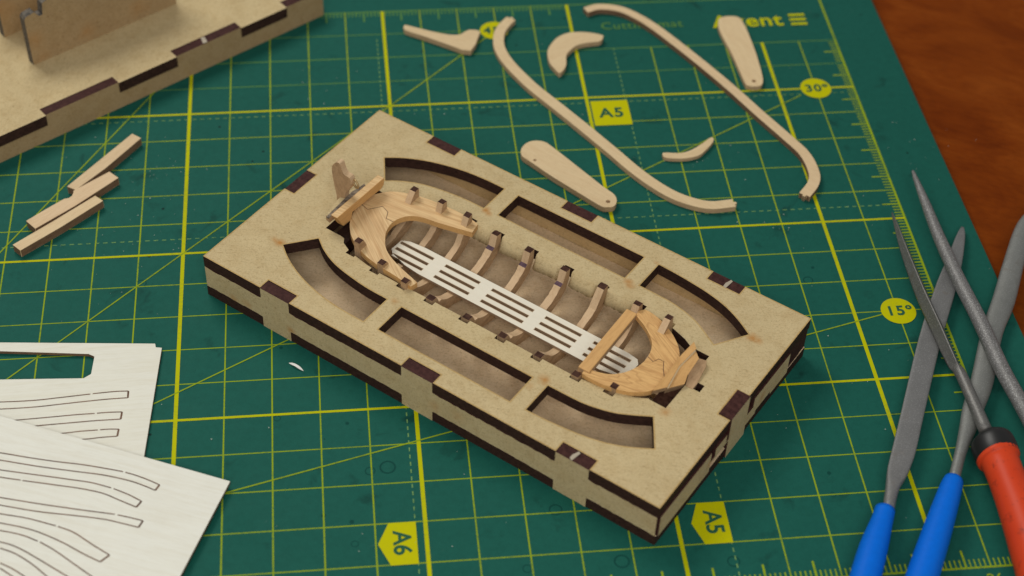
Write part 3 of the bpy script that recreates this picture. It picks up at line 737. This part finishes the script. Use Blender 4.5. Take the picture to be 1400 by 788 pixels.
# joint lines cut across the decks, each a hairline
def zz_(*px):
    jn = MB(); ribbon(jn, px, 0.016, 1.302); jn.build('joint_line', [M_cut], boat, BS, recalc=False)
zz_((1.78, 3.29), *BJ, (2.74, 3.25))
zz_((9.47, 3.15), *SJ, (10.12, 2.76))

# white floor grating
GR = [(2.95, 2.90), (3.05, 2.80), (3.50, 2.66), (3.90, 2.615), (8.65, 2.60), (8.95, 2.66), (9.13, 2.79), (9.24, 3.0), (9.25, 3.2), (9.16, 3.32), (8.90, 3.36), (3.55, 3.37), (3.15, 3.33), (2.97, 3.24)]
sl = []
for yc, s0, e9 in ((3.185, 0.0, 0.0), (2.975, 0.02, 0.0), (2.77, 0.08, -.02)):
    for k, (a, c) in enumerate(((3.0, 3.90), (4.24, 5.16), (5.50, 6.59), (6.91, 7.82), (8.15, 9.06))):
        a += s0 if k == 0 else 0
        c += e9 if k == 4 else 0
        sl.append([(a, yc - .036), (c, yc - .036), (c, yc + .036), (a, yc + .036)])
g = MB(); g.plate([tuple(p) for p in GR], sl, .79, .86, 0, 1)
for q in sl: edge_band(g, q, .011, .8612, 2, False)
g.build('floor_grating', [M_grating, M_grated, M_gredge], boat, BS, recalc=False)
# cross thwart at the stern
th = MB()
A = [(8.40, 4.04), (8.66, 4.04), (8.74, 2.03), (8.47, 2.03)]
th.plate(A, [], 1.19, 1.34, 0, 1)
th.build('thwart', [M_deck2, M_ribside], boat, BS, bevel=.02)
# keel under the ribs
kk = MB(); kk.box(2.3, 9.9, 3.0, 3.25, .33, .50)
kk.build('keel', [M_ribside], boat, BS)

# dark blocks added down in the two big slots to darken their openings
cs = MB(); cs.box(1.60, 1.98, 2.31, 3.9, .40, .80); cs.build('dark_slot_block', [M_char], boat, BS)
cs = MB(); cs.box(10.08, 10.44, 2.27, 3.98, .40, 1.06); cs.build('dark_slot_block', [M_tip], boat, BS)
# bow beam with its burnt groove, stem post and eyelet
bb = MB()
prof = [(2.28, 1.69), (3.97, 1.67), (3.95, 1.48), (3.85, 1.42), (2.82, 1.48), (2.74, 1.28), (2.48, 1.30)]
bb.profile_x(prof, 1.76, 1.94, [1] + [0] * 6, 0)
bb.build('bow_beam', [M_deck2, M_deck], boat, BS, bevel=.012)
wd = MB()
wd.plate([(1.74, 2.25), (1.74, 3.80), (1.66, 3.65), (1.57, 3.40), (1.46, 3.18), (1.48, 2.85), (1.60, 2.30)], [], 1.46, 1.60, 0, 1, zf=lambda x, y: (1.74 - x) * -.12)
wd.build('bow_knee', [M_board, M_ribside], boat, BS)
gs = MB(); gs.plate([(1.66, 2.24), (1.735, 2.24), (1.735, 3.55), (1.66, 3.60), (1.60, 3.2)], [], 1.58, 1.612, 0, 0)
gs.build('burnt_groove', [M_stripe], boat, BS)
sp = MB()
stem = smooth_closed([(1.40, 1.20), (1.36, 1.58), (1.31, 1.85), (1.27, 2.15), (1.28, 2.38), (1.40, 2.55), (1.50, 2.56), (1.55, 2.42), (1.62, 2.30), (1.76, 2.28), (1.80, 2.12), (1.73, 1.92), (1.62, 1.74), (1.60, 1.50), (1.60, 1.20)], 3)
sp.plate([tuple(p) for p in stem], [], 0, .15, 0, 1)
sp.v = [(x, 3.12 - z, y) for x, y, z in sp.v]
sp.build('stem_post', [M_ribside, M_rib], boat, BS)
ring = MB(); secs = []
for i in range(20):
    a = 2 * math.pi * i / 20; c = Vector((1.86, 3.06, 2.10)); dr = Vector((math.cos(a), -.35 * math.cos(a), math.sin(a))); up = dr.cross(Vector((0.35, 1, 0)).normalized())
    secs.append([tuple(c + dr * .095 + (dr * math.cos(b2) + Vector((.35, 1, 0)).normalized() * math.sin(b2)) * .026) for b2 in (2 * math.pi * k / 8 for k in range(8))])
secs.append(secs[0]); ring.loft(secs, caps=False)
ring.build('eyelet_ring', [M_brass], boat, BS)

# stern: two outer planks leaning back and the stern post, given as tilted slabs
def slab(name, pts, th, mats):
    V = [Vector(p) for p in pts]; n = len(V); b = MB()
    nn = Vector((0, 0, 0))
    for i in range(n): nn += V[i].cross(V[(i + 1) % n])
    nn.normalize()
    if nn.z < 0: nn = -nn
    top = [tuple(v) for v in V]; bot = [tuple(v - nn * th) for v in V]
    tr = tessellate_polygon([[Vector((v.x, v.y, 0)) for v in V]])
    Fs = []; M = []
    for t3 in tr: Fs += [tuple(t3), (t3[2] + n, t3[1] + n, t3[0] + n)]; M += [0, 0]
    for i in range(n): Fs.append((i, (i + 1) % n, (i + 1) % n + n, i + n)); M.append(1)
    b.add(top + bot, Fs, M)
    return b.build(name, mats, boat, BS)
slab('stern_plank', [(10.07, 2.36, 1.36), (10.07, 3.47, 1.46), (10.13, 3.87, 1.55), (10.25, 3.78, 1.5), (10.17, 3.22, 1.4), (10.25, 2.63, 1.34)], .16, [M_deck2, M_ribside])
slab('stern_plank', [(10.26, 2.63, 1.34), (10.19, 3.22, 1.41), (10.26, 3.73, 1.48), (10.41, 3.62, 1.44), (10.42, 3.16, 1.34), (10.47, 2.97, 1.28), (10.26, 2.64, 1.3)], .28, [M_deck2, M_ribside])
slab('stern_post', [(10.3, 3.69, 1.34), (10.52, 3.78, 1.3), (10.58, 3.65, 1.28), (10.65, 3.18, 1.21), (10.64, 3.01, 1.19), (10.48, 3.01, 1.21), (10.38, 3.29, 1.27)], .45, [M_ribside, M_ribside])
slab('glue_seam', [(10.26, 2.6, 1.35), (10.18, 3.2, 1.415), (10.25, 3.71, 1.51), (10.28, 3.72, 1.5), (10.21, 3.21, 1.41), (10.29, 2.61, 1.345)], .05, [M_seam, M_ribside])

# ======================================================================
# second jig in the back, with two upright boards
# ======================================================================
K = empty('slotted_jig', (-4.464, -1.536, 0), R(34.801))
tag(K, 'larger blurred box of tan fibre board with two upright boards, at the back left', 'building jig')
HK = 0.78; TK = 0.30; LK = 9.62; WK = 8.0
tabs = [(-2.3, -0.35), (1.37, 3.40), (5.08, 7.03), (8.45, LK)]
o = [(-3.5, 0)]
d = .03
for a, c in tabs:
    o += [(a, 0 - d), (a, .28), (c, .28)] + ([(c, 0 - d)] if c < LK else [])
o = [(-3.5, -d)] + o[1:] + [(LK, WK), (-3.5, WK)]
kb = MB(); kb.plate(o, [], HK - TK, HK, 0, 1); kb.build('lid_board', [M_board, M_char], K)
pp = [(-3.5, 0.0)] + [(LK, 0.0), (LK, HK - .004)]
for a, c in tabs[::-1]:
    pp += ([(c, HK - TK), (c, HK - .004)] if c < LK else []) + [(a, HK - .004), (a, HK - TK)]
pp += [(-3.5, HK - TK)]
kp = MB(); kp.plate(pp, [], 0, .27, 0, 1); kp.v = [(x, z, y) for x, y, z in kp.v]
kp.build('side_panel', [M_board2, M_char2], K)
ke = MB(); ke.box(LK - .28, LK - .004, .28, WK - .01, .004, HK - TK - .004); ke.build('end_panel', [M_board2], K)
M_upedge = mat_char('sooty_edge', (0.05, 0.045, 0.04), (0.22, 0.19, 0.15))
up = [(2.13, HK), (2.13, 2.15), (2.18, 2.22), (2.42, 2.26), (2.52, 2.10), (2.62, 2.10), (2.66, 2.42), (3.2, 2.60), (3.3, 3.0), (6.3, 3.0), (6.3, HK)]
for y0, dx in ((1.88, 0.0), (3.34, 0.0)):
    u = MB(); u.plate([(x + dx, z) for x, z in up], [], 0, .24, 0, 1); u.v = [(x, y0 + z, y) for x, y, z in u.v]
    o_ = u.build('upright_board', [M_board2, M_upedge], K)
gl = MB(); gl.plate([(5.90, .03), (6.02, .01), (6.08, .24), (5.98, .26)], [], HK - .002, HK + .006); gl.build('filler_smear', [M_glue], K)

# ======================================================================
# loose wooden parts on the mat
# ======================================================================
def centre(pts): return sum(p[0] for p in pts) / len(pts), sum(p[1] for p in pts) / len(pts)
def loose(name, pts, z0, z1, mats, label, cat, holes=(), group=None, bev=.007):
    cx, cy = centre(pts)
    b = MB(); b.plate([(x - cx, y - cy) for x, y in pts], [[(x - cx, y - cy) for x, y in h] for h in holes], 0, z1 - z0, 0, 1)
    o = b.build(name, mats, None, None, bevel=bev, bseg=2)
    o.location = (cx, cy, z0)
    return tag(o, label, cat, group)
ZB = 0.016
A_L, A_R = offset_band([tuple(p) for p in smooth_open(STRIP_A, 6)], lambda t: .27 + .03 * math.sin(t * math.pi))
aw = A_L + [(A_L[-1][0] + .06, A_L[-1][1] - .05), (A_L[-1][0] + .01, A_L[-1][1] - .11), (A_R[-1][0] + .06, A_R[-1][1] + .06)] + A_R[::-1] + [(A_R[0][0] - .0, A_R[0][1] + .10), (A_L[0][0] + .11, A_L[0][1] - .06 + .08)]
M_sA = strip_mat('strip_wood', R(-48)); M_sB = strip_mat('strip_wood_pale', R(-45), 1.02, .01)
def notched_end(a, b, deep=.055, wide=.30):
    """broken scarf end between the two corner points a and b"""
    a = Vector(a); b = Vector(b); d = b - a; out = Vector((-d.y, d.x)).normalized() * -1
    return [tuple(a + d * (.5 - wide / 2) + out * .02), tuple(a + d * (.5 - wide / 3) - out * deep), tuple(a + d * (.5 + wide / 3) - out * deep), tuple(a + d * (.5 + wide / 2) - out * .005)]
aw = A_L + notched_end(A_L[-1], A_R[-1])[:] + A_R[::-1] + notched_end(A_R[0], A_L[0])
loose('curved_strip', aw, ZB, .16, [M_sA, M_sidelight], 'long S-curved wooden strip reaching down to the box, left of the two long strips', 'wooden strip')
B_L, B_R = offset_band([tuple(p) for p in smooth_open(STRIP_B, 6)], lambda t: .245 + .035 * t)
loose('curved_strip', B_L + notched_end(B_L[-1], B_R[-1]) + B_R[::-1], ZB, .17, [M_sB, M_sidecut], 'long curved wooden strip ending in a hook below the 30 degree badge', 'wooden strip')
loose('crescent_piece', smooth_closed(CRES, 4), ZB, .16, [strip_mat('crescent_wood', R(30)), M_sidelight], 'thick crescent-shaped wooden piece between the two long strips', 'wooden piece')
loose('knee_piece', smooth_closed(HOOK, 2), ZB, .17, [strip_mat('knee_wood', R(-14), .98), M_sidelight], 'long tapering wooden piece with a hooked broad end at the top of the mat', 'wooden piece')
loose('sliver_piece', smooth_closed(SLIV, 4), ZB, .12, [strip_mat('sliver_wood', R(20)), M_sidelight], 'small thin crescent sliver of wood lying on the 30 degree line', 'wooden piece')
loose('paddle_piece', smooth_closed(PAD, 4), ZB, .15, [strip_mat('paddle_wood', R(-72), 1.05), M_sidelight], 'pale tapering wooden board covering part of the brand name', 'wooden board',
      holes=[circle(*PADH[0], .055, 14)])
loose('leeboard_piece', smooth_closed(LEE, 4), ZB, .17, [strip_mat('leeboard_wood', R(-42)), M_sidelight], 'drop-shaped wooden board with a small hole near each end, beside the box', 'wooden board',
      holes=[circle(*LEEH[0], .042, 12), circle(*LEEH[1], .055, 14)])
loose('short_stick', ST1, ZB, .23, [strip_mat('stick_wood_a', R(46), .95, .01), M_sidecut], 'short wooden stick, topmost of the three by the tan box', 'wooden stick', group='three short wooden sticks', bev=.008)
loose('short_stick', ST2, ZB, .23, [strip_mat('stick_wood_b', R(38), 1.0, .02), M_sidecut], 'short wooden stick with a rounded notch in its side', 'wooden stick', group='three short wooden sticks', bev=.008)
loose('short_stick', ST3, ZB, .23, [strip_mat('stick_wood_c', R(38), 1.0), M_sidecut], 'short plain wooden stick, lowest of the three on the mat', 'wooden stick', group='three short wooden sticks', bev=.008)
sv = MB(); P = smooth_open([(2.363, -8.569), (2.47, -8.66), (2.57, -8.745), (2.675, -8.83)], 4)
wv = [0, .022, .035, .042, .045, .045, .045, .045, .045, .042, .03, .015, .0]
for i in range(len(P) - 1):
    a, c = P[i], P[i + 1]; d = (c - a).normalized(); nn = Vector((-d.y, d.x)) * .5
    w0, w1 = wv[min(i, 12)] * 1.3, wv[min(i + 1, 12)] * 1.3
    z0, z1 = .02 + .05 * math.sin(i / 12 * math.pi), .02 + .05 * math.sin((i + 1) / 12 * math.pi)
    for zo in (0, -.012): sv.face([(*(a + nn * w0), z0 + zo), (*(a - nn * w0), z0 + zo), (*(c - nn * w1), z1 + zo), (*(c + nn * w1), z1 + zo)])
tag(sv.build('wood_shaving', [M_shave], recalc=False), 'tiny white curled shaving alone on the mat below the box', 'shaving')

# sanding dust and lint scattered on the mat
du = MB()
def fleck(x, y, r):
    a = random.random() * 6.3; n = 5; el = random.uniform(.3, 1)
    du.face([(x + r * math.cos(a) * math.cos(t) - r * el * math.sin(a) * math.sin(t), y + r * math.sin(a) * math.cos(t) + r * el * math.cos(a) * math.sin(t), .016 + .006 * random.random()) for t in (6.283 * k / n for k in range(n))])
for cx, cy, sd, n in ((-1.6, -3.7, .9, 40), (-.6, -2.0, .6, 18), (12.6, -2.6, .45, 22), (3.2, .8, .5, 16), (18.0, -2.4, .7, 16), (7.5, -.6, 2.0, 22), (14.2, .4, .8, 14), (3.0, -12.5, 3.0, 34), (13.0, -12.0, 2.0, 22), (14.5, -6.0, 1.6, 26), (-2.0, -5.5, 1.5, 20)):
    for _ in range(n): fleck(random.gauss(cx, sd), random.gauss(cy, sd), random.choice((.008, .010, .013, .018)))
M_dust = plain('pale_dust', (0.36, 0.42, 0.36), 0.8, 0.05)
tag(du.build('sawdust', [M_dust], weld=False, recalc=False), 'pale sanding dust and lint specks scattered over the green mat', 'sawdust', kind='stuff')

# ======================================================================
# two thin plywood sheets with laser-cut planks
# ======================================================================
def sheet(name, outl, holes, lines, z0, z1, mats, label, zf=None, w=.026):
    cx, cy = centre(outl)
    root = empty(name, (cx, cy, z0)); tag(root, label, 'plywood sheet')
    b = MB(); b.plate(outl, holes, 0, z1 - z0, 0, 1, zf=zf); b.build('sheet_board', mats, root, (-cx, -cy, 0))
    for k, l in enumerate(lines):
        r = MB(); pts = smooth_open(l, 5) if len(l) > 2 else [Vector(p) for p in l]
        ribbon(r, [tuple(p) for p in pts], w if len(l) > 2 else w * 1.5, z1 - z0 + .003, zf=zf)
        r.build('cut_line', [M_cut], root, (-cx, -cy, 0), weld=False, recalc=False)
    return root
sheet('plywood_sheet', SH1, [SH1H], SH1L, ZB, .092, [M_sheet, M_sidecut], 'thin white plywood sheet with a long window cut in it, partly under the other sheet')
sheet('plywood_sheet', SH2, [], SH2L, .098, .172, [M_sheet2, M_sidecut], 'upper white plywood sheet with curved laser-cut planks, pointed corner toward the box', w=.026)

# ======================================================================
# the four files
# ======================================================================
def frames(path):
    P = [Vector(p[:3]) for p in path]; out = []
    for i, p in enumerate(P):
        d = (P[min(i + 1, len(P) - 1)] - P[max(i - 1, 0)]).normalized()
        s = d.cross(Vector((0, 0, 1))).normalized(); u = s.cross(d).normalized()
        out.append((p, s, u, path[i][3] / 2))
    return out
def densify(path, k=4):
    P = [Vector(p) for p in path]; out = []
    P = [2 * P[0] - P[1]] + P + [2 * P[-1] - P[-2]]
    for i in range(1, len(P) - 2):
        for q in range(k): out.append(tuple(cr(P[i - 1], P[i], P[i + 1], P[i + 2], q / k)))
    out.append(tuple(P[-2])); return out
def swept(path, ring, k=4):
    path = densify(path, k) if k > 1 else path
    b = MB(); secs = []
    for i, (p, s, u, r) in enumerate(frames(path)):
        secs.append([tuple(p + s * a + u * c) for a, c in ring(i / (len(path) - 1), max(r, .008))])
    b.loft(secs); return b
def rnd(n, asp=1.0):
    return lambda t, r: [(r * math.cos(2 * math.pi * j / n), asp * r * math.sin(2 * math.pi * j / n)) for j in range(n)]
def flat_ring(th, sh=.0):
    """flat blade that becomes a round neck towards the handle"""
    def f(t, r):
        k = max(0.0, min(1.0, (t - .80) / .15)); out = []
        hh = th * min(1, r / .12) * (1 - k) + r * k
        for j in range(24):
            a = 2 * math.pi * j / 24; c, s = math.cos(a), math.sin(a)
            e = .35 + .65 * k
            out.append((r * math.copysign(abs(c) ** e, c), hh * math.copysign(abs(s) ** e, s)))
        return out
    return f
def half_ring(th):
    def f(t, r):
        k = max(0.0, min(1.0, (t - .80) / .15)); out = []
        hh = th * min(1, r / .12) * (1 - k) + r * k
        for j in range(24):
            a = 2 * math.pi * j / 24; c, s = math.cos(a), math.sin(a)
            out.append((r * c, hh * (s if s > 0 else s * (.35 + .65 * k))))
        return out
    return f
def tri_ring(t, r):
    k = max(0.0, min(1.0, (t - .68) / .08)); out = []
    P3 = [Vector((-r * .95, -r * .75)), Vector((r * 1.0, -r * .45)), Vector((.30 * r, r * 1.25))]
    for j in range(24):
        q = j / 8; i0 = int(q) % 3; fr = q - int(q)
        pt = P3[i0].lerp(P3[(i0 + 1) % 3], fr)
        a = math.atan2(pt.y, pt.x); rc = Vector((r * math.cos(a), r * math.sin(a)))
        pt = pt.lerp(rc, k); out.append((pt.x, pt.y))
    return out
def local(objs, root):
    for o in objs:
        o.data.transform(Matrix.Translation(-root.location)); o.parent = root

def file_tool(name, label, parts, base):
    root = empty(name, base); tag(root, label, 'file')
    for nm, mb, mats in parts: mb.build(nm, mats, root, tuple(-v for v in base))
    return root
f1 = swept(FILE1, flat_ring(.07)); h1 = swept(H1, rnd(28), 3)
file_tool('flat_file', 'flat grey needle file with blue handle, left of the two blue-handled files', [('blade', f1, [M_steel]), ('handle', h1, [M_blue])], (14.0, -14.0, 0))
f2 = swept(FILE2, half_ring(.13)); h2 = swept(H2, rnd(28), 3)
file_tool('half_round_file', 'half-round grey needle file with blue handle, its tip pointing at the right edge', [('blade', f2, [M_shank]), ('handle', h2, [M_blue])], (15.6, -13.4, 0))
f3 = swept(TRI, tri_ring); 
cap = swept(HR[:4], rnd(28), 4); hr = swept([(HR[2][0], HR[2][1] - .12, HR[2][2], .90)] + HR[3:], rnd(32), 4)
file_tool('triangular_file', 'dark triangular needle file with worn red handle and black collar', [('blade', f3, [M_steelt]), ('collar', cap, [M_blackcap]), ('handle', hr, [M_red])], (16.7, -13.0, 0))
f4 = swept(RND, rnd(24))
RTAIL = [(17.79, -13.068, .50, .34), (17.83, -13.6, .50, .28), (17.9, -14.3, .50, .25)]
hr4 = swept([(17.88, -14.2, .50, .5), (17.9, -14.3, .50, .62), (17.95, -15.2, .50, .7), (18.0, -17.5, .50, .72)], rnd(24), 3)
file_tool('round_file', 'grey round rat-tail file lying over the other blades, speckled with metal dust', [('blade', f4, [M_steelr]), ('neck', swept(RTAIL, rnd(20), 3), [M_shank]), ('handle', hr4, [M_blue])], (17.8, -13.5, 0))

# ======================================================================
# light, world, camera
# ======================================================================
w = bpy.data.worlds.new('World'); sc.world = w; w.use_nodes = True
bg = w.node_tree.nodes['Background']; bg.inputs['Color'].default_value = (0.97, 0.97, 0.98, 1); bg.inputs['Strength'].default_value = 0.23
def area(name, loc, aim, size, power, col):
    l = bpy.data.lights.new(name, 'AREA'); l.shape = 'RECTANGLE'; l.size, l.size_y = size; l.energy = power; l.color = col
    o = bpy.data.objects.new(name, l); COL.objects.link(o); o.location = loc
    o.rotation_euler = (Vector(aim) - Vector(loc)).to_track_quat('-Z', 'Y').to_euler()
    return o
area('key_lamp', (-16, 31, 55), (6, -7, 0), (34, 26), 24000, (1.0, 0.972, 0.91))
area('fill_lamp', (2, -48, 40), (6, -7, 0), (40, 30), 16800, (1.0, 0.98, 0.94))

cam = bpy.data.cameras.new('camera'); co = bpy.data.objects.new('camera', cam); COL.objects.link(co)
co.location = (3.76625, -33.14764, 27.02941)
co.rotation_euler = (0.7796014, -0.0315031, -0.1044220)
cam.sensor_width = 36.0; cam.lens = 59.075; cam.clip_start = 1.0; cam.clip_end = 1000
cam.dof.use_dof = True
F = Vector((4.6, -7.2, 1.1))
cam.dof.focus_distance = (F - co.location).dot(Vector(co.matrix_basis.to_3x3() @ Vector((0, 0, -1))))
cam.dof.aperture_fstop = 0.15
sc.camera = co
sc.render.engine = 'CYCLES'
sc.view_settings.view_transform = 'Standard'; sc.view_settings.look = 'None'
sc.view_settings.exposure = 0.0; sc.view_settings.gamma = 1.0
